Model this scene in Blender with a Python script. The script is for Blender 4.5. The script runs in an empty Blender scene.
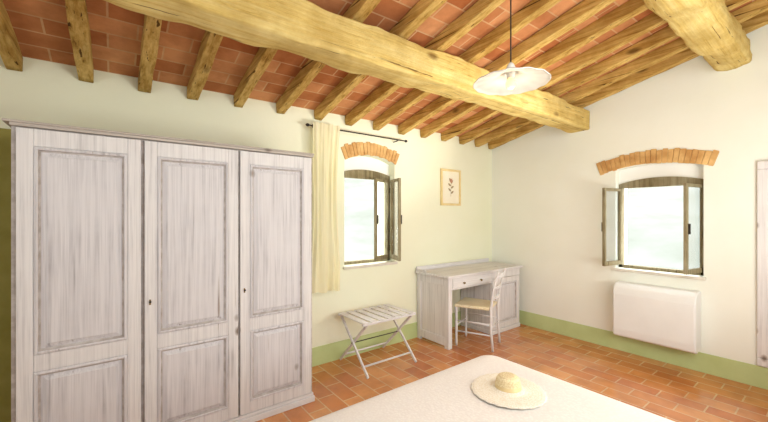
import bpy, bmesh, math, random
from mathutils import Vector, Matrix, noise
random.seed(4)
sc = bpy.context.scene
COL = sc.collection
sc.view_settings.view_transform = 'Standard'
PI = math.pi

# ------------------------------------------------------------------ helpers
def lin(c):
    return tuple(((v/255)/12.92 if v/255 <= .04045 else ((v/255+.055)/1.055)**2.4) for v in c) + (1,)

def obj(name, bm, m, parent=None, bevel=0, smooth=False, loc=None, rotz=0, seg=2):
    me = bpy.data.meshes.new(name)
    bmesh.ops.recalc_face_normals(bm, faces=bm.faces[:])
    bm.to_mesh(me); bm.free()
    if isinstance(m, (list, tuple)):
        for k in m: me.materials.append(k)
    else: me.materials.append(m)
    if smooth:
        for p in me.polygons: p.use_smooth = True
    o = bpy.data.objects.new(name, me); COL.objects.link(o)
    if parent: o.parent = parent
    if loc: o.location = loc
    o.rotation_euler.z = rotz
    if bevel:
        b = o.modifiers.new('bev', 'BEVEL'); b.width = bevel; b.segments = seg; b.limit_method = 'ANGLE'
    return o

def thing(name, label, cat, loc=(0,0,0), rotz=0, group=None):
    o = bpy.data.objects.new(name, None); COL.objects.link(o)
    o.location = loc; o.rotation_euler.z = rotz; o.empty_display_size = .1
    o['label'] = label; o['category'] = cat
    if group: o['group'] = group
    return o
def tag(o, label, cat, group=None):
    o['label'] = label; o['category'] = cat
    if group: o['group'] = group
    return o
def struct(o): o['kind'] = 'structure'; return o

def box(bm, x0, x1, y0, y1, z0, z1, M=None):
    vs = [bm.verts.new((x, y, z)) for x in (x0, x1) for y in (y0, y1) for z in (z0, z1)]
    for f in ((0,1,3,2),(4,6,7,5),(0,4,5,1),(2,3,7,6),(0,2,6,4),(1,5,7,3)):
        bm.faces.new([vs[i] for i in f])
    if M is not None:
        for v in vs: v.co = M @ v.co
    return vs
def B(*a):
    bm = bmesh.new(); box(bm, *a); return bm

def bar(bm, p0, p1, w, h, up=(0,0,1)):
    p0, p1 = Vector(p0), Vector(p1); d = (p1-p0).normalized()
    s = d.cross(Vector(up)).normalized(); u = s.cross(d)
    vs = []
    for p in (p0, p1):
        for a, b in ((-1,-1),(1,-1),(1,1),(-1,1)):
            vs.append(bm.verts.new(p + s*a*w/2 + u*b*h/2))
    bm.faces.new(vs[:4]); bm.faces.new(vs[4:])
    for i in range(4): bm.faces.new((vs[i], vs[(i+1)%4], vs[4+(i+1)%4], vs[4+i]))

def tube(bm, pts, rs, n=12):
    pts = [Vector(p) for p in pts]
    if not isinstance(rs, (list, tuple)): rs = [rs]*len(pts)
    rings = []
    for i, p in enumerate(pts):
        d = (pts[min(i+1, len(pts)-1)] - pts[max(i-1, 0)]).normalized()
        a = Vector((0,0,1)) if abs(d.z) < .9 else Vector((1,0,0))
        s = d.cross(a).normalized(); u = s.cross(d)
        rings.append([bm.verts.new(p + (s*math.cos(2*PI*k/n) + u*math.sin(2*PI*k/n))*rs[i]) for k in range(n)])
    for r0, r1 in zip(rings, rings[1:]):
        for k in range(n): bm.faces.new((r0[k], r0[(k+1)%n], r1[(k+1)%n], r1[k]))
    bm.faces.new(rings[0]); bm.faces.new(rings[-1])

def lathe(bm, prof, c=(0,0,0), n=40, fn=None):
    rings = []
    for r, z in prof:
        ring = []
        for k in range(n):
            a = 2*PI*k/n
            rr, zz = (r, z) if fn is None else fn(r, z, a)
            ring.append(bm.verts.new((c[0]+rr*math.cos(a), c[1]+rr*math.sin(a), c[2]+zz)))
        rings.append(ring)
    for r0, r1 in zip(rings, rings[1:]):
        for k in range(n): bm.faces.new((r0[k], r0[(k+1)%n], r1[(k+1)%n], r1[k]))
    return rings

def hewn(bm, p0, p1, w, h, seed, n=40, amp=.01, k=16, e=.45, drift=.012, up=(0,0,1)):
    p0, p1 = Vector(p0), Vector(p1); d = (p1-p0).normalized()
    s = d.cross(Vector(up)).normalized(); u = s.cross(d); L = (p1-p0).length
    rings = []
    for i in range(n+1):
        t = i/n; q = p0.lerp(p1, t)
        q = q + s*drift*noise.noise((t*L*.6, seed*3.1, 0)) + u*drift*.5*noise.noise((t*L*.7, 5+seed*2.7, 1))
        ring = []
        for j in range(k):
            a = 2*PI*(j+.5)/k; c_, s_ = math.cos(a), math.sin(a)
            x = math.copysign(abs(c_)**e, c_)*w/2; y = math.copysign(abs(s_)**e, s_)*h/2
            f = amp*(noise.noise((x*6+seed, y*6, t*L*3)) + .5*noise.noise((x*20, y*20+seed, t*L*9)))
            v = s*x + u*y
            ring.append(bm.verts.new(q + v + v.normalized()*f))
        rings.append(ring)
    for r0, r1 in zip(rings, rings[1:]):
        for j in range(k): bm.faces.new((r0[j], r0[(j+1)%k], r1[(j+1)%k], r1[j]))
    bm.faces.new(rings[0]); bm.faces.new(rings[-1])

# ------------------------------------------------------------------ materials
def newmat(name, rough=.6, spec=.4):
    m = bpy.data.materials.new(name); m.use_nodes = True
    nt = m.node_tree; b = nt.nodes['Principled BSDF']
    b.inputs['Roughness'].default_value = rough
    b.inputs['Specular IOR Level'].default_value = spec
    return m, nt, b
def coords(nt, scale=(1,1,1), rot=(0,0,0), world=False):
    mp = nt.nodes.new('ShaderNodeMapping'); mp.inputs['Scale'].default_value = scale; mp.inputs['Rotation'].default_value = rot
    tc = nt.nodes.new('ShaderNodeTexCoord')
    nt.links.new(tc.outputs['Object'], mp.inputs['Vector'])
    return mp.outputs['Vector']
def noisen(nt, vec, scale, detail=4, rough=.55, dist=0):
    n = nt.nodes.new('ShaderNodeTexNoise'); n.inputs['Scale'].default_value = scale
    n.inputs['Detail'].default_value = detail; n.inputs['Roughness'].default_value = rough; n.inputs['Distortion'].default_value = dist
    nt.links.new(vec, n.inputs['Vector']); return n.outputs['Fac']
def voro(nt, vec, scale):
    n = nt.nodes.new('ShaderNodeTexVoronoi'); n.inputs['Scale'].default_value = scale
    nt.links.new(vec, n.inputs['Vector']); return n.outputs['Distance']
def ramp(nt, fac, stops):
    r = nt.nodes.new('ShaderNodeValToRGB'); nt.links.new(fac, r.inputs['Fac'])
    while len(r.color_ramp.elements) < len(stops): r.color_ramp.elements.new(.5)
    for el, (p, c) in zip(r.color_ramp.elements, stops): el.position = p; el.color = c
    return r.outputs['Color']
def mixc(nt, fac, a, b, mode='MIX'):
    n = nt.nodes.new('ShaderNodeMix'); n.data_type = 'RGBA'; n.blend_type = mode
    for idx, v in ((0, fac), (6, a), (7, b)):
        if hasattr(v, 'node'): nt.links.new(v, n.inputs[idx])
        else: n.inputs[idx].default_value = v
    return n.outputs[2]
def bump(nt, b, h, strength=.3, dist=.01):
    n = nt.nodes.new('ShaderNodeBump'); n.inputs['Strength'].default_value = strength; n.inputs['Distance'].default_value = dist
    nt.links.new(h, n.inputs['Height']); nt.links.new(n.outputs['Normal'], b.inputs['Normal'])
WHITE = (1,1,1,1)

def m_noise(name, c1, c2, scale=3, rough=.6, bs=.1, bscale=40, bd=.005, stretch=(1,1,1), spec=.3):
    m, nt, b = newmat(name, rough, spec)
    v = coords(nt, stretch)
    nt.links.new(ramp(nt, noisen(nt, v, scale, 5), [(.35, lin(c1)), (.65, lin(c2))]), b.inputs['Base Color'])
    if bs: bump(nt, b, noisen(nt, v, bscale, 4), bs, bd)
    return m

def m_wash(name, axis, base=(234,233,235), mid=(222,221,224), dark=(190,188,191)):
    """lime-washed wood, fine grain along axis, few knots"""
    m, nt, b = newmat(name, .55, .25)
    st = [46, 46, 46]; st[axis] = 1.3
    st2 = [130, 130, 130]; st2[axis] = 3
    st3 = [4, 4, 4]; st3[axis] = 2.6
    st4 = [26, 26, 26]; st4[axis] = .6
    v = coords(nt, st); v2 = coords(nt, st2); v0 = coords(nt); v3 = coords(nt, st3); v4 = coords(nt, st4)
    g = ramp(nt, noisen(nt, v, 1.0, 5, .55, .3), [(.28, lin(dark)), (.40, lin(mid)), (.56, lin(base))])
    fine = ramp(nt, noisen(nt, v2, 1, 2), [(.38, lin((222,222,224))), (.55, WHITE)])
    c = mixc(nt, .5, g, fine, 'MULTIPLY')
    patch = ramp(nt, noisen(nt, v0, 3.5, 4), [(.38, (0,0,0,1)), (.60, WHITE)])
    c = mixc(nt, patch, c, mixc(nt, .5, c, lin(base)))
    wear = ramp(nt, noisen(nt, v4, 1.0, 4, .6, .2), [(.27, lin((166,150,136))), (.33, WHITE)])
    c = mixc(nt, .8, c, wear, 'MULTIPLY')
    knots = ramp(nt, voro(nt, v3, 1.0), [(.035, lin((140,122,108))), (.10, WHITE)])
    c = mixc(nt, .9, c, knots, 'MULTIPLY')
    nt.links.new(c, b.inputs['Base Color'])
    bump(nt, b, noisen(nt, v2, 1, 4), .15, .002)
    return m

def m_timber(name, axis, c1, c2, c3, crack=(96,66,30)):
    m, nt, b = newmat(name, .75, .15)
    st = [18, 18, 18]; st[axis] = .5
    sc_ = [42, 42, 42]; sc_[axis] = .5
    sk = [3.5, 3.5, 3.5]; sk[axis] = 1.6
    v = coords(nt, st); v0 = coords(nt); vc = coords(nt, sc_); vk = coords(nt, sk)
    g = ramp(nt, noisen(nt, v, 2.0, 8, .7, .2), [(.28, lin(c3)), (.42, lin(c2)), (.60, lin(c1))])
    p = ramp(nt, noisen(nt, v0, 3.0, 5, .65), [(.35, lin((208,194,168))), (.62, WHITE)])
    c = mixc(nt, .8, g, p, 'MULTIPLY')
    cr = ramp(nt, noisen(nt, vc, 1.0, 3, .5, .1), [(.315, lin(crack)), (.35, WHITE)])
    c = mixc(nt, .9, c, cr, 'MULTIPLY')
    kn = ramp(nt, voro(nt, vk, 1.0), [(.05, lin(crack)), (.12, WHITE)])
    c = mixc(nt, .7, c, kn, 'MULTIPLY')
    nt.links.new(c, b.inputs['Base Color'])
    bump(nt, b, noisen(nt, v, 3.5, 7, .75, .3), .9, .016)
    return m

def m_tiles(name, ca, cb, grout, bw, rh, ms, rot, rough, vscale=3.5, spec=.4, off=.5, low=(206,190,178)):
    m, nt, b = newmat(name, rough, spec)
    v = coords(nt, (1,1,1), rot)
    br = nt.nodes.new('ShaderNodeTexBrick'); nt.links.new(v, br.inputs['Vector'])
    br.inputs['Color1'].default_value = lin(ca); br.inputs['Color2'].default_value = lin(cb); br.inputs['Mortar'].default_value = lin(grout)
    br.inputs['Scale'].default_value = 1; br.inputs['Mortar Size'].default_value = ms; br.inputs['Mortar Smooth'].default_value = .2
    br.inputs['Brick Width'].default_value = bw; br.inputs['Row Height'].default_value = rh; br.inputs['Bias'].default_value = 0
    br.offset = off
    n = ramp(nt, noisen(nt, v, vscale, 6, .65), [(.35, lin(low)), (.62, WHITE)])
    nt.links.new(mixc(nt, .85, br.outputs['Color'], n, 'MULTIPLY'), b.inputs['Base Color'])
    inv = nt.nodes.new('ShaderNodeMath'); inv.operation = 'SUBTRACT'; inv.inputs[0].default_value = 1
    nt.links.new(br.outputs['Fac'], inv.inputs[1])
    bump(nt, b, inv.outputs[0], .35, .004)
    return m

M = {}
M['wall'] = m_noise('plaster_cream', (242,245,235), (246,249,241), 1.2, .9, .12, 25, .01, spec=.1)
M['wallA'] = m_noise('plaster_cream_green', (240,243,218), (244,247,226), 1.0, .9, .12, 25, .01, spec=.1)
M['white_plaster'] = m_noise('plaster_white', (246,246,242), (250,250,247), 2, .9, .1, spec=.1)
M['green'] = m_noise('painted_green', (192,208,146), (202,218,160), 4, .8, .08)
M['floor'] = m_tiles('cotto_floor', (204,120,58), (228,160,96), (232,196,150), .30, .15, .006, (0,0,PI/2), .16, spec=1.0, low=(216,202,188))
M['ceil'] = m_tiles('cotto_ceiling', (186,116,72), (222,162,114), (220,180,136), .30, .145, .006, (0,0,0), .9, 3, spec=.1, low=(212,198,188))
M['rafter'] = m_timber('rafter_wood', 1, (236,204,128), (206,166,88), (132,94,42))
M['beam'] = m_timber('beam_wood', 0, (246,226,156), (234,206,124), (186,146,76), (120,84,40))
M['washv'] = m_wash('washed_wood_vertical', 2)
M['washh'] = m_wash('washed_wood_horizontal', 0)
M['washy'] = m_wash('washed_wood_depth', 1)
M['washp'] = m_wash('washed_wood_panel', 2, (225,224,229), (210,209,215), (174,172,178))
M['groove'] = m_noise('dark_groove_wood', (178,170,166), (208,203,202), 20, .7, .1)  # darker brown-grey tone for the moulding grooves and wardrobe body
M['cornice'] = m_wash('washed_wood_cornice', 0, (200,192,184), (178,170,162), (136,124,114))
M['frame'] = m_timber('window_wood', 2, (174,166,138), (150,142,114), (108,100,76))
M['slab_paint'] = m_noise('olive_slab_paint', (150,146,74), (164,158,88), 6, .8, .1)
M['iron'] = m_noise('dark_iron', (40,36,32), (62,56,50), 20, .45, .1)
M['brass'] = m_noise('aged_brass', (120,96,50), (150,122,70), 30, .4, .05)
M['acwhite'] = m_noise('white_plastic', (236,239,240), (241,244,245), 3, .4, 0, spec=.4)
M['brick'] = m_noise('arch_brick', (194,146,88), (234,196,134), 6, .9, .5, 40, .01)
M['mortar'] = m_noise('arch_mortar', (196,160,106), (212,180,128), 14, .95, .4)
M['seat'] = m_noise('rush_seat', (232,220,184), (244,236,206), 60, .8, .4, 120, .004, (1,6,1))
M['mat'] = m_noise('picture_mat', (248,242,220), (250,246,228), 6, .9, 0)
M['gold'] = m_noise('pale_gold_frame', (234,212,150), (242,224,172), 12, .5, .2)
M['ink'] = m_noise('sepia_ink', (150,134,104), (178,160,120), 30, .9, 0)
M['inkpink'] = m_noise('pink_ink', (200,140,116), (216,164,136), 30, .9, 0)
M['stone'] = m_noise('sill_stone', (214,210,200), (230,226,216), 9, .6, .15)
M['ceramic'] = m_noise('white_ceramic', (216,214,208), (224,222,217), 4, .25, 0, spec=.5)
M['mattress'] = m_noise('mattress_cloth', (236,232,224), (242,238,232), 10, .9, .1)

def _curtain():
    m = bpy.data.materials.new('sheer_cream_curtain'); m.use_nodes = True; nt = m.node_tree
    b = nt.nodes['Principled BSDF']; b.inputs['Roughness'].default_value = .9; b.inputs['Specular IOR Level'].default_value = .05
    v = coords(nt, (1,1,.3))
    c = ramp(nt, noisen(nt, v, 5, 4), [(.35, lin((254,248,212))), (.65, lin((255,251,224)))])
    nt.links.new(c, b.inputs['Base Color'])
    t = nt.nodes.new('ShaderNodeBsdfTranslucent'); nt.links.new(c, t.inputs['Color'])
    x = nt.nodes.new('ShaderNodeMixShader'); x.inputs[0].default_value = .25
    nt.links.new(b.outputs[0], x.inputs[1]); nt.links.new(t.outputs[0], x.inputs[2])
    y = nt.nodes.new('ShaderNodeMixShader'); y.inputs[0].default_value = .10
    tr = nt.nodes.new('ShaderNodeBsdfTransparent')
    nt.links.new(x.outputs[0], y.inputs[1]); nt.links.new(tr.outputs[0], y.inputs[2])
    nt.links.new(y.outputs[0], nt.nodes['Material Output'].inputs['Surface']); return m
M['curtain'] = _curtain()
def _spread():
    m, nt, b = newmat('bedspread_weave', .9, .1)
    v = coords(nt)
    d = voro(nt, v, 80)
    c = ramp(nt, d, [(.1, lin((246,244,240))), (.6, lin((235,231,228)))])
    c2 = mixc(nt, .25, c, ramp(nt, noisen(nt, v, 2.5, 3), [(.3, lin((234,230,226))), (.7, lin((248,245,240)))]))
    nt.links.new(c2, b.inputs['Base Color']); bump(nt, b, d, .25, .003); return m
M['spread'] = _spread()
def _straw(nm_, ca, cb, dk_):
    m, nt, b = newmat(nm_, .8, .2)
    v = coords(nt)
    d = voro(nt, v, 150)
    w = nt.nodes.new('ShaderNodeTexWave'); w.wave_type = 'RINGS'; w.rings_direction = 'Z'; w.inputs['Scale'].default_value = 22
    w.inputs['Distortion'].default_value = 3; w.inputs['Detail'].default_value = 3; w.inputs['Detail Scale'].default_value = 10
    nt.links.new(v, w.inputs['Vector'])
    c = ramp(nt, w.outputs['Fac'], [(.1, lin(ca)), (.6, lin(cb))])
    c = mixc(nt, .5, c, ramp(nt, d, [(.2, WHITE), (.7, lin(dk_))]), 'MULTIPLY')
    nt.links.new(c, b.inputs['Base Color'])
    bump(nt, b, d, .4, .003); return m
M['straw'] = _straw('straw_crown_weave', (236,220,180), (248,236,200), (206,186,146))
M['strawb'] = _straw('straw_brim_weave', (248,243,230), (253,250,241), (222,212,190))
def _glass():
    m = bpy.data.materials.new('window_glass'); m.use_nodes = True; nt = m.node_tree; nt.nodes.clear()
    o = nt.nodes.new('ShaderNodeOutputMaterial'); t = nt.nodes.new('ShaderNodeBsdfTransparent'); g = nt.nodes.new('ShaderNodeBsdfGlossy')
    g.inputs['Roughness'].default_value = .02; t.inputs['Color'].default_value = (.95,.96,.96,1)
    x = nt.nodes.new('ShaderNodeMixShader'); x.inputs[0].default_value = .14
    nt.links.new(t.outputs[0], x.inputs[1]); nt.links.new(g.outputs[0], x.inputs[2]); nt.links.new(x.outputs[0], o.inputs[0]); return m
M['glass'] = _glass()
def _mirror():
    m, nt, b = newmat('mirror_glass', .03, .5); b.inputs['Metallic'].default_value = 1; b.inputs['Base Color'].default_value = (.88,.88,.9,1); return m
M['mirror'] = _mirror()
def _emit(name, c, s):
    m, nt, b = newmat(name, .5); b.inputs['Base Color'].default_value = lin(c); b.inputs['Emission Color'].default_value = lin(c); b.inputs['Emission Strength'].default_value = s; return m
M['bulb'] = _emit('lit_bulb', (255,204,120), 2.2)
M['hill'] = m_noise('hazy_hillside', (84,88,80), (98,101,97), .3, 1, 0)

# ------------------------------------------------------------------ camera
F = 355.0
CAM = Vector((-4.472, -3.224, 1.5))
cd = bpy.data.cameras.new('camera'); cam = bpy.data.objects.new('camera', cd); COL.objects.link(cam)
cd.sensor_width = 36; cd.lens = F*36/768; cd.shift_y = 4/768; cd.clip_start = .02
cam.location = CAM; cam.rotation_euler = (PI/2, 0, -math.atan2(.606, .795))
sc.camera = cam

# ------------------------------------------------------------------ room shell
XL, YB = -6.0, -3.95
RB0, SL = 2.47, .235
RH = .10
TILT = .011                                # the roof sags slightly towards the left
def zr(y, x=0): return RB0 - SL*y + TILT*x
def zt(y, x=0): return zr(y, x) + RH*1.03

struct(obj('floor', B(XL-.3, .35, YB-.3, .35, -.12, 0), M['floor']))
bm = bmesh.new()
vs = box(bm, XL-.3, .35, YB-.3, .35, 0, .12)
for v in vs: v.co.z += zt(v.co.y, v.co.x)
struct(obj('ceiling', bm, M['ceil']))

def arc_fn(c, a_, crown, rise):
    R = (a_*a_ + rise*rise)/(2*rise)
    return lambda s: crown - R + math.sqrt(max(R*R - (s-c)**2, 0))
def intrados(c, a_, crown, rise, th):
    R = (a_*a_ + rise*rise)/(2*rise); cz = crown - R
    return lambda s: cz + math.sqrt((R-th)**2 - (s-c)**2) + .004
def wall_open(name, mp, s0, s1, ztop, o0, o1, zs, arch, T, mat):
    bm = bmesh.new()
    ss = [s0] + [o0 + (o1-o0)*i/20 for i in range(21)] + [s1]
    for i in range(len(ss)-1):
        a, b = ss[i], ss[i+1]; solid = (i == 0 or i == len(ss)-2)
        segs = [(0, 0, ztop(a), ztop(b))] if solid else [(0, 0, zs, zs), (arch(a), arch(b), ztop(a), ztop(b))]
        for l0, l1, h0, h1 in segs:
            for d in (0, T):
                bm.faces.new([bm.verts.new(mp(*q)) for q in ((a,d,l0),(b,d,l1),(b,d,h1),(a,d,h0))])
        if not solid:
            bm.faces.new([bm.verts.new(mp(*q)) for q in ((a,0,zs),(b,0,zs),(b,T,zs),(a,T,zs))])
            bm.faces.new([bm.verts.new(mp(*q)) for q in ((a,0,arch(a)),(b,0,arch(b)),(b,T,arch(b)),(a,T,arch(a)))])
    for s in (o0, o1):
        bm.faces.new([bm.verts.new(mp(*q)) for q in ((s,0,zs),(s,T,zs),(s,T,arch(s)),(s,0,arch(s)))])
    bmesh.ops.remove_doubles(bm, verts=bm.verts[:], dist=1e-5)
    return struct(obj(name, bm, mat))
mA = lambda s, d, z: Vector((s, d, z))
mBw = lambda s, d, z: Vector((d, s, z))
T = .35
TH = .142
A0, A1, AS = -2.54, -1.86, .96
ARA = (-2.19, .40, 2.30, .085)
archA = intrados(*ARA, TH)
wall_open('wall_back', mA, XL-.3, .35, lambda s: zt(0, s), A0, A1, AS, archA, T, M['wallA'])
B0, B1, BS = -2.38, -1.635, .91
ARB = (-1.965, .53, 2.178, .085)
archB = intrados(*ARB, TH)
wall_open('wall_right', mBw, YB-.3, 0, lambda s: zt(s), B0, B1, BS, archB, T, M['wall'])
bm = bmesh.new(); vs = box(bm, XL-.3, XL, YB, 0, 0, 0)
for i, v in enumerate(vs):
    if i % 2: v.co.z = zt(v.co.y, v.co.x)
struct(obj('wall_left', bm, M['wall']))
bm = bmesh.new(); vs = box(bm, XL, 0, YB-.3, YB, 0, 0)
for i, v in enumerate(vs):
    if i % 2: v.co.z = zt(v.co.y, v.co.x)
struct(obj('wall_front', bm, M['wall']))
struct(obj('baseboard_back', B(-4.90, -.008, -.008, 0, 0, .185), M['green']))
struct(obj('baseboard_right', B(-.008, 0, YB, 0, 0, .185), M['green']))
struct(obj('baseboard_left', B(XL, XL+.008, YB, -.008, 0, .185), M['green']))
bm = bmesh.new(); box(bm, -5.76, -4.94, -.03, -.001, 0, 2.04)  # olive slab with a knob on the back wall, left of the wardrobe
dd = struct(obj('olive_slab', bm, M['slab_paint'], bevel=.004))
bm = bmesh.new(); tube(bm, [(-5.68,-.03,1.0), (-5.68,-.06,1.0), (-5.68,-.075,1.0)], [.012,.02,.014]); obj('slab_handle', bm, M['brass'], dd)

# outside hillside seen through the windows
bm = bmesh.new(); N = 40; rows = []
for i in range(N+1):
    r = 3 + 70*(i/N)**1.5; row = []
    for j in range(N+1):
        a = math.radians(-50 + 190*j/N)
        x, y = r*math.cos(a), r*math.sin(a)
        row.append(bm.verts.new((x, y, -2.6 + 17*(i/N)**1.6 + .6*noise.noise((x*.12, y*.12, 0))*(i/N)*3)))
    rows.append(row)
for i in range(N):
    for j in range(N): bm.faces.new((rows[i][j], rows[i+1][j], rows[i+1][j+1], rows[i][j+1]))
struct(obj('hillside', bm, M['hill'], smooth=True))

# ------------------------------------------------------------------ brick arches
def brick_arch(name, mp, c, a_, crown, rise, th, n):
    R = (a_*a_ + rise*rise)/(2*rise); cz = crown - R
    th0 = math.asin(a_/R)
    bm = bmesh.new()
    for i in range(n):
        g = .045 + random.uniform(-.015, .02)
        t0 = -th0 + 2*th0*(i+g)/n; t1 = -th0 + 2*th0*(i+1-g)/n
        dr = random.uniform(-.012, .008); dr2 = dr + random.uniform(-.006, .006); dd = random.uniform(.009, .018); ri = R - th + random.uniform(-.004, .010)
        pts = []
        for t, r in ((t0, ri), (t1, ri), (t1, R+dr2), (t0, R+dr)):
            pts.append((c + r*math.sin(t), cz + r*math.cos(t)))
        f = [bm.verts.new(mp(s, -dd, z)) for s, z in pts]; b = [bm.verts.new(mp(s, .0, z)) for s, z in pts]
        bm.faces.new(f)
        for k in range(4): bm.faces.new((f[k], f[(k+1)%4], b[(k+1)%4], b[k]))
    o = struct(obj(name, bm, M['brick'], bevel=.003))
    bm = bmesh.new()
    for i in range(30):
        t0 = -th0 + 2*th0*i/30; t1 = -th0 + 2*th0*(i+1)/30
        q = [(c + r*math.sin(t), cz + r*math.cos(t)) for t, r in ((t0, R-th+.006), (t1, R-th+.006), (t1, R-.010), (t0, R-.010))]
        f = [bm.verts.new(mp(s, -.007, z)) for s, z in q]; b = [bm.verts.new(mp(s, -.0005, z)) for s, z in q]
        bm.faces.new(f); bm.faces.new(b)
        for k in range(4): bm.faces.new((f[k], f[(k+1)%4], b[(k+1)%4], b[k]))
    obj('mortar_bed', bm, M['mortar'], o)
brick_arch('trim_1', mA, *ARA, TH, 17)
brick_arch('trim_2', mBw, *ARB, TH, 22)

# ------------------------------------------------------------------ windows
def frame_window(name, mp, o0, o1, zs, zc, hc, rise, arch, opens):
    D0, D1 = .09, .15
    w = struct(bpy.data.objects.new(name, None)); COL.objects.link(w)
    c = (o0+o1)/2; head = arc_fn(c, (o1-o0)/2, hc, rise)
    bm = bmesh.new(); bm2 = bmesh.new()
    for i in range(20):
        a, b = o0 + (o1-o0)*i/20, o0 + (o1-o0)*(i+1)/20
        for (m_, l0, l1, h0, h1, d0, d1) in ((bm, zc, zc, head(a), head(b), D0, D1), (bm2, head(a), head(b), arch(a), arch(b), D0+.02, T)):
            f = [m_.verts.new(mp(*q)) for q in ((a,d0,l0),(b,d0,l1),(b,d0,h1),(a,d0,h0))]
            g = [m_.verts.new(mp(*q)) for q in ((a,d1,l0),(b,d1,l1),(b,d1,h1),(a,d1,h0))]
            m_.faces.new(f); m_.faces.new(g)
            for k in range(4): m_.faces.new((f[k], f[(k+1)%4], g[(k+1)%4], g[k]))
    def bx(m_, s0, s1, d0, d1, z0, z1):
        p, q = mp(s0, d0, z0), mp(s1, d1, z1)
        box(m_, min(p.x,q.x), max(p.x,q.x), min(p.y,q.y), max(p.y,q.y), z0, z1)
    J = .035
    bx(bm, o0, o0+J, D0, D1, zs, zc); bx(bm, o1-J, o1, D0, D1, zs, zc); bx(bm, o0, o1, D0, D1, zs, zs+.03)
    for m_ in (bm, bm2): bmesh.ops.remove_doubles(m_, verts=m_.verts[:], dist=1e-5)
    obj('frame', bm, M['frame'], w); obj('plaster_infill', bm2, M['white_plaster'], w)
    bm = bmesh.new(); bx(bm, o0-.02, o1+.02, -.035, D0, zs-.03, zs-.001); obj('sill', bm, M['stone'], w, bevel=.005)
    W = (o1-o0-2*J)/2 - .003; z0, z1 = zs+.035, zc-.004
    for side, ang, doff in opens:
        h = o0+J if side < 0 else o1-J
        sgn = 1 if side < 0 else -1
        def lp(u, v, z):
            ca, sa = math.cos(ang), math.sin(ang)
            s = h + sgn*(u*ca + v*sa); d = D0 - .002 - doff - u*sa + v*ca
            return mp(s, d, z)
        def lbox(m_, u0, u1, v0, v1, a, b):
            vs = [m_.verts.new(lp(u, v, z)) for u in (u0,u1) for v in (v0,v1) for z in (a,b)]
            for f in ((0,1,3,2),(4,6,7,5),(0,4,5,1),(2,3,7,6),(0,2,6,4),(1,5,7,3)): m_.faces.new([vs[i] for i in f])
        bm = bmesh.new(); S = .031
        lbox(bm, 0, S, -.03, 0, z0, z1); lbox(bm, W-S, W, -.03, 0, z0, z1)
        lbox(bm, S, W-S, -.03, 0, z0, z0+.045); lbox(bm, S, W-S, -.03, 0, z1-S, z1)
        k = obj('casement', bm, M['frame'], w, bevel=.004)
        bm = bmesh.new(); lbox(bm, S, W-S, -.020, -.016, z0+.045, z1-S); obj('pane', bm, M['glass'], k)
        bm = bmesh.new(); lbox(bm, W-.028, W-.017, -.048, -.03, (z0+z1)/2-.05, (z0+z1)/2+.05); obj('handle', bm, M['iron'], k, bevel=.003)
        for zz in (z0+.12, z1-.12):
            bm = bmesh.new(); lbox(bm, -.010, .010, -.040, -.027, zz-.03, zz+.03); obj('hinge', bm, M['iron'], k)
frame_window('window_1', mA, A0, A1, AS, 1.91, 2.01, .05, archA, [(1, math.radians(22), 0), (1, math.radians(70), .045)])
frame_window('window_2', mBw, B0, B1, BS, 1.80, 1.90, .055, archB, [(-1, math.radians(79), 0), (1, math.radians(99), 0)])

# ------------------------------------------------------------------ beams and rafters
bm = bmesh.new(); hewn(bm, (XL, -1.26, 2.578), (0, -1.24, 2.635), .235, .235, 1, n=160, amp=.024, e=.16, drift=.03, k=48)
tag(obj('ceiling_beam', bm, M['beam'], smooth=True), 'long thick rough-hewn timber beam crossing the room in front of the back wall', 'beam')
bm = bmesh.new(); hewn(bm, (XL, -2.58, 2.89), (0, -2.58, 2.94), .27, .25, 7, n=140, amp=.03, e=.65, drift=.03, k=32)
tag(obj('ceiling_beam', bm, M['beam'], smooth=True), 'rounded timber beam ending above and right of the right wall window', 'beam')
RX = [-.06,-.36,-.70,-1.05,-1.41,-1.77,-2.13,-2.49,-2.85,-3.235,-3.61,-3.96,-4.285,-4.62,-4.975,-5.34,-5.71]
ORD = ['first','second','third','fourth','fifth','sixth','seventh','eighth','ninth','tenth','eleventh','twelfth','thirteenth','fourteenth','fifteenth','sixteenth','seventeenth']
for i, x in enumerate(RX):
    bm = bmesh.new(); w = random.uniform(.072, .086)
    y0, y1 = -.002, YB+.004
    hewn(bm, (x, y0, zr(y0, x)+RH/2), (x+random.uniform(-.01,.01), y1, zr(y1, x)+RH/2), w, RH, 10+i, n=70, amp=.008, e=.12, drift=.02, k=32)
    tag(obj('ceiling_rafter', bm, M['rafter'], smooth=True), 'sloping brown timber rafter, %s counted leftwards from the right wall' % ORD[i], 'rafter', 'ceiling rafters')

# ------------------------------------------------------------------ wardrobe
WX0, WX1, WY = -4.895, -3.19, -.605
wr = thing('wardrobe', 'large whitewashed three-door wooden wardrobe with raised panels', 'wardrobe', ((WX0+WX1)/2, WY/2, 0))
hw = (WX1-WX0)/2; fy = WY/2
bm = bmesh.new()
box(bm, -hw, -hw+.02, fy+.026, -WY/2-.01, .07, 1.965); box(bm, hw-.02, hw, fy+.026, -WY/2-.01, .07, 1.965)
box(bm, -hw+.02, hw-.02, -WY/2-.02, -WY/2-.01, .07, 1.965); box(bm, -hw+.02, hw-.02, fy+.026, -WY/2-.02, .07, .09); box(bm, -hw+.02, hw-.02, fy+.026, -WY/2-.02, 1.945, 1.965)
for px in (-4.328, -3.762): box(bm, px-wr.location.x-.012, px-wr.location.x+.012, fy+.026, -WY/2-.02, .09, 1.945)
obj('body', bm, M['groove'], wr)
bm = bmesh.new(); box(bm, -hw-.01, hw+.01, fy-.01, -WY/2-.01, 0, .045); box(bm, -hw-.002, hw+.002, fy-.0, -WY/2-.01, .045, .07)
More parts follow.
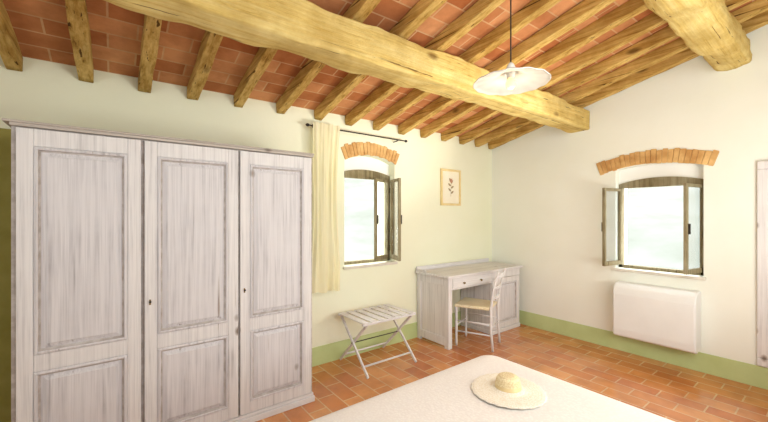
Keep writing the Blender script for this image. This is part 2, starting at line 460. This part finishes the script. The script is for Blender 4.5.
obj('plinth', bm, M['washh'], wr, bevel=.006)
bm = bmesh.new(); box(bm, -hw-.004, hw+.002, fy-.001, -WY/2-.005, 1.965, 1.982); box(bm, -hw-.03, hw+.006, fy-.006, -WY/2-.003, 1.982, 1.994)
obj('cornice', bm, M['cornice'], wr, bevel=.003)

def panel_door(parent, x0, x1, z0, z1, yf, rails, mat_f, mat_p, S=.07, th=.024, name='door'):
    bm = bmesh.new()
    box(bm, x0, x0+S, yf, yf+th, z0, z1); box(bm, x1-S, x1, yf, yf+th, z0, z1)
    edges = [z0] + [z for r in rails for z in r] + [z1]
    for k in range(0, len(edges), 2): box(bm, x0+S, x1-S, yf, yf+th, edges[k], edges[k+1])
    d = obj(name, bm, mat_f, parent, bevel=.004)
    for za, zb in rails:
        bm = bmesh.new(); a, b = x0+S, x1-S
        prof = [(0, .002), (.004, -.006), (.012, -.009), (.018, -.004), (.021, .012), (.028, .013), (.052, .002), (.054, 0.0)]
        rings = []
        for ins, dy in prof:
            rings.append([bm.verts.new((x, yf+dy, z)) for x, z in ((a+ins, za+ins), (b-ins, za+ins), (b-ins, zb-ins), (a+ins, zb-ins))])
        for q, (r0, r1) in enumerate(zip(rings, rings[1:])):
            for k in range(4):
                f = bm.faces.new((r0[k], r0[(k+1)%4], r1[(k+1)%4], r1[k]))
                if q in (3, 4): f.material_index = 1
        bm.faces.new(rings[-1])
        obj('panel', bm, [mat_p, M['groove']], d)
    return d
doors = [(-4.875, -4.338), (-4.320, -3.770), (-3.756, -3.208)]
for i, (a, b) in enumerate(doors):
    d = panel_door(wr, a-wr.location.x, b-wr.location.x, .075, 1.957, fy, [(.155, .665), (.755, 1.865)], M['washv'], M['washp'], S=.066)
    if i:
        kx = a - wr.location.x + .028
        bm = bmesh.new(); box(bm, kx-.005, kx+.005, fy-.003, fy, .945, .978); pl = obj('keyhole_plate', bm, M['brass'], d, bevel=.003)
        bm = bmesh.new(); tube(bm, [(kx, fy-.003, .965), (kx, fy-.010, .965), (kx, fy-.014, .965), (kx, fy-.022, .965)], [.003, .003, .007, .005]); obj('knob', bm, M['iron'], d, smooth=True)

# ------------------------------------------------------------------ curtain and rod
rod = thing('curtain_rod', 'thin dark iron curtain rod above the back wall window', 'curtain rod', (-2.38, -.09, 2.36))
bm = bmesh.new(); tube(bm, [(-.60,0,0), (.60,0,0)], .007); obj('pole', bm, M['iron'], rod, smooth=True)
for s in (-1, 1):
    bm = bmesh.new(); tube(bm, [(s*.60,0,0), (s*.605,0,0), (s*.615,0,0), (s*.63,0,0), (s*.64,0,0)], [.008,.012,.016,.013,.003]); obj('finial', bm, M['iron'], rod, smooth=True)
    bm = bmesh.new(); tube(bm, [(s*.5, .0, -.006), (s*.5, .05, -.012), (s*.5, .086, -.012)], .006); obj('bracket', bm, M['iron'], rod)
bm = bmesh.new(); NX, NZ = 90, 36; rows = []
for j in range(NZ+1):
    t = j/NZ; z = 2.39 - 1.64*t; row = []
    wd = .30 - .045*math.sin(PI*min(t*1.2, 1)) + .01*t
    for i in range(NX+1):
        s = i/NX
        y = .016*math.sin(s*2*PI*4.3 + 1.3*noise.noise((s*2, t*1.5, 0))*3) * (.6+.5*t) + .014*noise.noise((s*7, t*2.2, 3)) + .004*math.sin(s*60)*(1-t)
        row.append(bm.verts.new((-2.96 + wd*s + .012*t*math.sin(t*3+1), -.128 + y, z + .008*math.sin(s*12)*t)))
    rows.append(row)
for j in range(NZ):
    for i in range(NX): bm.faces.new((rows[j][i], rows[j][i+1], rows[j+1][i+1], rows[j+1][i]))
cu = obj('curtain', bm, M['curtain'], smooth=True)
tag(cu, 'short pale yellow curtain gathered between the wardrobe and the window', 'curtain')
for k in range(6):
    bm = bmesh.new(); x = -2.945 + .056*k
    tube(bm, [(x, -.09+.015*math.cos(a), 2.36+.015*math.sin(a)) for a in [2*PI*q/16 for q in range(17)]], .003, 6)
    obj('curtain_ring', bm, M['iron'], cu)

# ------------------------------------------------------------------ picture
pf = thing('framed_picture', 'small botanical print in a pale gold frame on the back wall', 'picture', (-.91, -.002, 1.865))
w, h = .19, .24
bm = bmesh.new()
for (a, b, c, d) in ((-w, w, h-.028, h), (-w, w, -h, -h+.028), (-w, -w+.028, -h+.028, h-.028), (w-.028, w, -h+.028, h-.028)): box(bm, a, b, -.025, 0, c, d)
obj('frame', bm, M['gold'], pf, bevel=.004)
obj('mat_board', B(-w+.028, w-.028, -.010, -.002, -h+.028, h-.028), M['mat'], pf)
bm = bmesh.new()
def leaf(bm, x, z, a, L, wd, y=-.0115):
    pts = [(0,0),(L*.3,wd),(L*.7,wd*.8),(L,0),(L*.7,-wd*.8),(L*.3,-wd)]
    bm.faces.new([bm.verts.new((x+p*math.cos(a)-q*math.sin(a), y, z+p*math.sin(a)+q*math.cos(a))) for p, q in pts])
bar(bm, (0,-.0112,-.12), (.01,-.0112,.08), .004, .001, up=(0,1,0))
for z, a in ((-.08,.6),(-.05,2.5),(-.01,.5),(.02,2.6),(.05,.9),(.07,2.1)): leaf(bm, .003, z, a, .065, .014)
obj('drawing', bm, M['ink'], pf)
bm = bmesh.new()
for q in range(6): leaf(bm, .01, .09, q*PI/3, .035, .010, -.0125)
obj('flower', bm, M['inkpink'], pf)

# ------------------------------------------------------------------ desk
dk = thing('writing_desk', 'whitewashed writing desk with one drawer and cupboard pedestal in the corner', 'desk', (-.815, -.27, 0))
X0, X1, Y0, Y1 = -.70, .70, -.255, .255
bm = bmesh.new(); box(bm, X0-.03, X1+.03, Y0-.03, Y1+.005, .790, .822); obj('desk_top', bm, M['washh'], dk, bevel=.008)
bm = bmesh.new(); box(bm, X0-.02, X1+.0, Y1-.018, Y1+.004, .822, .872); box(bm, X0-.02, X0-.004, Y1-.16, Y1-.018, .822, .845); obj('gallery_rail', bm, M['washh'], dk, bevel=.006)
bm = bmesh.new(); box(bm, X0, X0+.03, Y0, Y0+.06, 0, .790); box(bm, X0, X0+.03, Y1-.06, Y1, 0, .790)
box(bm, X0, X0+.03, Y0+.06, Y1-.06, .70, .790); box(bm, X0, X0+.03, Y0+.06, Y1-.06, .03, .12); box(bm, X0+.012, X0+.022, Y0+.06, Y1-.06, .12, .70)
box(bm, X0+.03, X0+.06, Y0, Y0+.03, 0, .790)
obj('side_panel', bm, M['washv'], dk, bevel=.003)
PX = .10
bm = bmesh.new(); box(bm, PX, PX+.02, Y0+.022, Y1, .05, .790); box(bm, X1-.02, X1, Y0+.022, Y1, .05, .790)
box(bm, PX+.02, X1-.02, Y1-.01, Y1, .05, .790); box(bm, PX+.02, X1-.02, Y0+.022, Y1-.01, .05, .07); box(bm, PX, X1, Y0, Y0+.022, .70, .790)
obj('pedestal', bm, M['washv'], dk, bevel=.002)
obj('pedestal_base', B(PX-.006, X1+.006, Y0-.008, Y1, 0, .05), M['washh'], dk, bevel=.006)
d = panel_door(dk, PX+.004, X1-.004, .055, .695, Y0, [(.12, .63)], M['washv'], M['washp'], S=.065, th=.02)
bm = bmesh.new(); tube(bm, [(PX+.03, Y0, .45), (PX+.03, Y0-.01, .45), (PX+.03, Y0-.016, .45), (PX+.03, Y0-.028, .45)], [.006,.006,.013,.009]); obj('knob', bm, M['brass'], d, smooth=True)
obj('drawer_rail', B(X0+.06, PX, Y0+.002, Y0+.02, .655, .666), M['washh'], dk)
obj('back_board', B(X0+.03, PX, Y1-.02, Y1, .5, .790), M['washh'], dk)
bm = bmesh.new(); box(bm, X0+.065, PX-.005, Y0-.002, Y0+.018, .668, .785)
for a, b, c, e in ((X0+.075, PX-.015, .766, .772),(X0+.075, PX-.015, .677, .683),(X0+.075, X0+.081, .683, .766),(PX-.021, PX-.015, .683, .766)): box(bm, a, b, Y0-.006, Y0-.002, c, e)
dr = obj('drawer', bm, M['washh'], dk, bevel=.003)
for kx in (-.45, -.14):
    bm = bmesh.new(); tube(bm, [(kx, Y0-.002, .72), (kx, Y0-.012, .72), (kx, Y0-.018, .72), (kx, Y0-.03, .72)], [.006,.006,.013,.009]); obj('knob', bm, M['brass'], dr, smooth=True)

# ------------------------------------------------------------------ chair (local: faces +x)
ch = thing('dining_chair', 'whitewashed wooden chair with a rush seat pushed under the desk', 'chair', (-1.09, -.59, 0), math.radians(112))
D, W = .195, .18
for s in (-1, 1):
    bm = bmesh.new(); tube(bm, [(D, s*W, 0), (D, s*W, .04), (D, s*W, .1), (D, s*W, .2), (D, s*W, .43), (D, s*W, .475)], [.011,.015,.012,.016,.016,.014]); obj('leg', bm, M['washv'], ch, smooth=True)
    bm = bmesh.new(); tube(bm, [(-D-.02, s*W*.92, 0), (-D, s*W*.92, .22), (-D, s*W*.92, .45), (-D-.02, s*W*.93, .65), (-D-.075, s*W*.95, .85), (-D-.085, s*W*.95, .885)], [.013,.015,.016,.014,.012,.008]); obj('leg', bm, M['washv'], ch, smooth=True)
    for z in (.17, .29):
        bm = bmesh.new(); tube(bm, [(-D, s*W*.92, z), (D, s*W, z)], .008); obj('stretcher', bm, M['washh'], ch, smooth=True)
bm = bmesh.new(); tube(bm, [(D, -W, .23), (D, W, .23)], .008); obj('stretcher', bm, M['washh'], ch, smooth=True)
bm = bmesh.new(); tube(bm, [(-D, -W*.92, .25), (-D, W*.92, .25)], .008); obj('stretcher', bm, M['washh'], ch, smooth=True)
bm = bmesh.new()
pts = [(D+.02, -W-.02), (D+.02, W+.02), (-D+.016, W), (-D+.016, -W)]
lo = [bm.verts.new((x, y, .445)) for x, y in pts]; hi = [bm.verts.new((x, y, .480)) for x, y in pts]; cc = bm.verts.new((0, 0, .472))
bm.faces.new(lo)
for k in range(4): bm.faces.new((lo[k], lo[(k+1)%4], hi[(k+1)%4], hi[k])); bm.faces.new((hi[k], hi[(k+1)%4], cc))
obj('seat', bm, M['seat'], ch, bevel=.010, seg=3)
for z, x, hh in ((.575, -D-.012, .026), (.69, -D-.03, .028), (.82, -D-.06, .042)):
    bm = bmesh.new(); n = 12; rows = []
    for i in range(n+1):
        s = -1 + 2*i/n; y = s*W*.92; bow = -.022*(1-s*s); ar = hh/2*(1+.5*math.cos(s*PI/2*1.0))
        rows.append([bm.verts.new((x+bow+dx, y, z+dz)) for dx, dz in ((-.007,-hh/2),(.007,-hh/2),(.005,ar),(-.008,ar))])
    for r0, r1 in zip(rows, rows[1:]):
        for k in range(4): bm.faces.new((r0[k], r0[(k+1)%4], r1[(k+1)%4], r1[k]))
    bm.faces.new(rows[0]); bm.faces.new(rows[-1])
    obj('back_slat', bm, M['washy'], ch, bevel=.003)

# ------------------------------------------------------------------ luggage rack
lr = thing('luggage_rack', 'folding whitewashed slatted luggage rack on crossed legs under the window', 'luggage rack', (-2.335, -.305, 0))
for s in (-1, 1):
    for q in (-1, 1):
        bm = bmesh.new(); x = s*(.285 + (.010 if q > 0 else -.010))
        bar(bm, (x, -q*.265, .014), (x, q*.215, .482), .024, .018, up=(1,0,0))
        obj('leg', bm, M['washv'], lr, bevel=.003)
    bm = bmesh.new(); bar(bm, (-.325, s*.215, .488), (.325, s*.215, .488), .030, .018); obj('top_rail', bm, M['washh'], lr, bevel=.004)
    bm = bmesh.new(); tube(bm, [(-.285, s*.185, .09), (.285, s*.185, .09)], .009); obj('stretcher', bm, M['washh'], lr, smooth=True)
bm = bmesh.new(); tube(bm, [(-.31, 0, .262), (.31, 0, .262)], .005); obj('pivot_rod', bm, M['iron'], lr)
for k in range(7):
    x = -.288 + .096*k
    bm = bmesh.new(); bar(bm, (x, -.23, .501), (x, .23, .501), .070, .007); obj('slat', bm, M['washy'], lr, bevel=.002)

# ------------------------------------------------------------------ wall air conditioner
ac = thing('air_conditioner', 'white console air conditioner on the right wall below the window', 'air conditioner', (0, -2.02, .2))
bm = bmesh.new(); prof = [(-.002, 0.012), (-.15, 0), (-.19, .02), (-.20, .08), (-.20, .47), (-.185, .53), (-.13, .57), (-.002, .575)]
L = [bm.verts.new((x, -.345, z)) for x, z in prof]; R_ = [bm.verts.new((x, .345, z)) for x, z in prof]
bm.faces.new(L); bm.faces.new(R_)
for k in range(len(prof)): bm.faces.new((L[k], L[(k+1)%len(prof)], R_[(k+1)%len(prof)], R_[k]))
obj('casing', bm, M['acwhite'], ac, bevel=.014, seg=3)
obj('front_panel', B(-.205, -.199, -.330, .330, .09, .465), M['acwhite'], ac, bevel=.003)

# ------------------------------------------------------------------ wall mirror at the right edge
mr = thing('wall_mirror', 'tall wall mirror in a whitewashed wooden frame at the right edge', 'mirror', (0, -3.10, 1.08))
bm = bmesh.new(); hw_, hh_ = .365, .885
for a, b, c, d_ in ((-hw_, hw_, hh_-.07, hh_), (-hw_, hw_, -hh_, -hh_+.07), (-hw_, -hw_+.07, -hh_+.07, hh_-.07), (hw_-.07, hw_, -hh_+.07, hh_-.07)): box(bm, -.035, -.002, a, b, c, d_)
obj('frame', bm, M['washv'], mr, bevel=.008)
obj('mirror_glass', B(-.014, -.004, -hw_+.07, hw_-.07, -hh_+.07, hh_-.07), M['mirror'], mr)

# ------------------------------------------------------------------ bed
bx0, bx1, by0, by1 = -4.05, -2.485, -3.80, -1.79
bd = thing('bed', 'double bed with mattress covered by a cream bedspread', 'bed', ((bx0+bx1)/2, (by0+by1)/2, 0))
hx, hy = (bx1-bx0)/2, (by1-by0)/2
obj('bed_base', B(-hx+.05, hx-.05, -hy+.03, hy-.05, .2, .34), M['washh'], bd, bevel=.01)
obj('mattress', B(-hx+.04, hx-.04, -hy+.03, hy-.04, .34, .575), M['mattress'], bd, bevel=.04, seg=4)
for a in (-1, 1):
    for b in (-1, 1):
        bm = bmesh.new(); tube(bm, [(a*(hx-.12), b*(hy-.14), 0), (a*(hx-.12), b*(hy-.14), .2)], [.022,.03]); obj('leg', bm, M['washv'], bd)
obj('headboard', B(-hx, hx, -hy-.05, -hy+.02, 0, 1.1), M['washh'], bd, bevel=.012)
bm = bmesh.new(); rings = []
def rr(ax, ay, r, n=10):
    pts = []
    for cx, cy, a0 in ((ax-r, ay-r, 0), (-ax+r, ay-r, PI/2), (-ax+r, -ay+r, PI), (ax-r, -ay+r, 1.5*PI)):
        for k in range(n+1):
            a = a0 + PI/2*k/n; pts.append((cx + r*math.cos(a), cy + r*math.sin(a)))
    out = []
    for i, p in enumerate(pts):
        q = pts[(i+1) % len(pts)]; m_ = 14 if i % (n+1) == n else 1
        for k in range(m_): out.append((p[0]+(q[0]-p[0])*k/m_, p[1]+(q[1]-p[1])*k/m_))
    return out
lv = [(.12, .6), (.05, .598), (.02, .590), (.006, .575), (0, .55), (-.006, .45), (-.012, .32), (-.016, .2), (-.018, .12)]
for li, (ins, z) in enumerate(lv):
    ring = []
    ps = rr(hx-ins, hy-ins*1.0, max(.09-ins*.3, .03))
    for k, (x, y) in enumerate(ps):
        f = max(0, (.55-z))/.43
        wv = .010*f*math.sin(k*1.25) + .006*f*math.sin(k*.7+1)
        n_ = Vector((x, y, 0)).normalized()
        if y < -hy+.02 + ins: wv = 0
        ring.append(bm.verts.new((x+n_.x*wv, y+n_.y*wv, z)))
    rings.append(ring)
for r0, r1 in zip(rings, rings[1:]):
    n_ = len(r0)
    for k in range(n_): bm.faces.new((r0[k], r0[(k+1)%n_], r1[(k+1)%n_], r1[k]))
bm.faces.new(rings[0])
sp = obj('bedspread', bm, M['spread'], smooth=True, loc=((bx0+bx1)/2, (by0+by1)/2 + .03, 0))
tag(sp, 'plain cream bedspread covering the bed in the foreground', 'bedspread')

# ------------------------------------------------------------------ straw hat
hat = thing('straw_hat', 'wide-brimmed pale straw sun hat lying on the bedspread', 'hat', (-2.875, -2.17, .6015), .3)
def hf(r, z, a):
    k = max(0, (r-.08)/.1)
    return r*(1+.014*math.sin(22*a)*k), z + k*(.003+.003*math.sin(2*a+.5))
bm = bmesh.new()
lathe(bm, [(.180, .003), (.178, .005), (.16, .007), (.13, .008), (.10, .010), (.069, .014), (.062, .022)], n=132, fn=hf)
brim = obj('brim', bm, M['strawb'], hat, smooth=True); so = brim.modifiers.new('s', 'SOLIDIFY'); so.thickness = .003; so.offset = 1
bm = bmesh.new(); rg = lathe(bm, [(.062, .022), (.061, .045), (.058, .062), (.050, .077), (.036, .085), (.020, .087), (.006, .086)], n=48); bm.faces.new(rg[-1])
obj('crown', bm, M['straw'], hat, smooth=True)
bm = bmesh.new(); lathe(bm, [(.0645, .022), (.0640, .030), (.0632, .040), (.0622, .042)], n=48); obj('hat_band', bm, m_noise('hat_ribbon', (222,200,148), (232,212,164), 20, .7, .1), hat, smooth=True)

# ------------------------------------------------------------------ pendant lamp
LX, LY, LZ = -2.72, -2.085, 2.228
pn = thing('pendant_lamp', 'white dish-shaped ceramic pendant lamp hanging over the bed', 'lamp', (LX, LY, LZ))
top = zt(LY, LX) - LZ
bm = bmesh.new(); tube(bm, [(0,0,.11), (0,0,top-.03)], .004, 8); obj('cable', bm, M['iron'], pn)
bm = bmesh.new(); tube(bm, [(0,0,top-.035), (0,0,top-.02), (0,0,top-.002)], [.02,.045,.05], 20); obj('ceiling_rose', bm, M['ceramic'], pn, smooth=True)
def pfn(r, z, a):
    k = max(0, (r-.12)/.08); return r, z + .002*k*math.sin(a*14)
bm = bmesh.new(); lathe(bm, [(.203, .004), (.200, .009), (.178, .015), (.14, .023), (.10, .034), (.07, .045), (.048, .060), (.034, .078)], n=112, fn=pfn)
sh = obj('shade', bm, M['ceramic'], pn, smooth=True); so = sh.modifiers.new('s', 'SOLIDIFY'); so.thickness = .003
bm = bmesh.new(); tube(bm, [(0,0,.03), (0,0,.085), (0,0,.105), (0,0,.118)], [.022,.026,.018,.006], 16); obj('lamp_holder', bm, M['ceramic'], pn, smooth=True)
bm = bmesh.new(); rg = lathe(bm, [(.002,-.034), (.014,-.030), (.025,-.018), (.028,-.004), (.024,.012), (.016,.024), (.013,.032)], n=20); bm.faces.new(rg[0]); obj('bulb', bm, M['bulb'], pn, smooth=True)

# ------------------------------------------------------------------ light
def area(name, loc, target, sx, sy, p, c=(1,1,1)):
    l = bpy.data.lights.new(name, 'AREA'); l.shape = 'RECTANGLE'; l.size = sx; l.size_y = sy; l.energy = p; l.color = c
    o = bpy.data.objects.new(name, l); COL.objects.link(o); o.location = loc
    o.rotation_euler = (Vector(target)-Vector(loc)).to_track_quat('-Z', 'Y').to_euler(); return o
area('soft_light_front', (-3.0, -3.75, 2.2), (-1.4, -.3, 1.2), 2.0, 1.0, 50, (.95, .98, 1))  # unseen fill lamp added by the front wall to brighten the room
area('soft_light_left', (-5.7, -2.4, 1.9), (-1.5, -1.8, 1.3), 1.8, 1.4, 16, (.98, .99, 1))  # second unseen fill, added near the left wall
area('ceiling_fill', (-1.7, -3.6, 1.0), (-1.8, -1.0, 3.0), 1.4, .7, 42, (1, .98, .9))  # out-of-view lamp added to lift the right part of the ceiling
sl = bpy.data.lights.new('ceiling_wash', 'SPOT'); sl.energy = 280; sl.spot_size = math.radians(46); sl.spot_blend = 1; sl.shadow_soft_size = .15; sl.color = (1, .97, .86)  # unseen spot added to imitate the ceiling glow near the back wall
so_ = bpy.data.objects.new('ceiling_wash', sl); COL.objects.link(so_); so_.location = (-1.0, -3.6, 1.0)
so_.rotation_euler = (Vector((-1.9, -.5, 2.65))-so_.location).to_track_quat('-Z', 'Y').to_euler()
pl = bpy.data.lights.new('bulb_light', 'POINT'); pl.energy = .9; pl.color = (1, .9, .7); pl.shadow_soft_size = .03
po = bpy.data.objects.new('bulb_light', pl); COL.objects.link(po); po.location = (LX, LY, LZ-.07)

w = bpy.data.worlds.new('world'); sc.world = w; w.use_nodes = True
bg = w.node_tree.nodes['Background']; bg.inputs['Color'].default_value = (.98, .99, 1, 1); bg.inputs['Strength'].default_value = 8
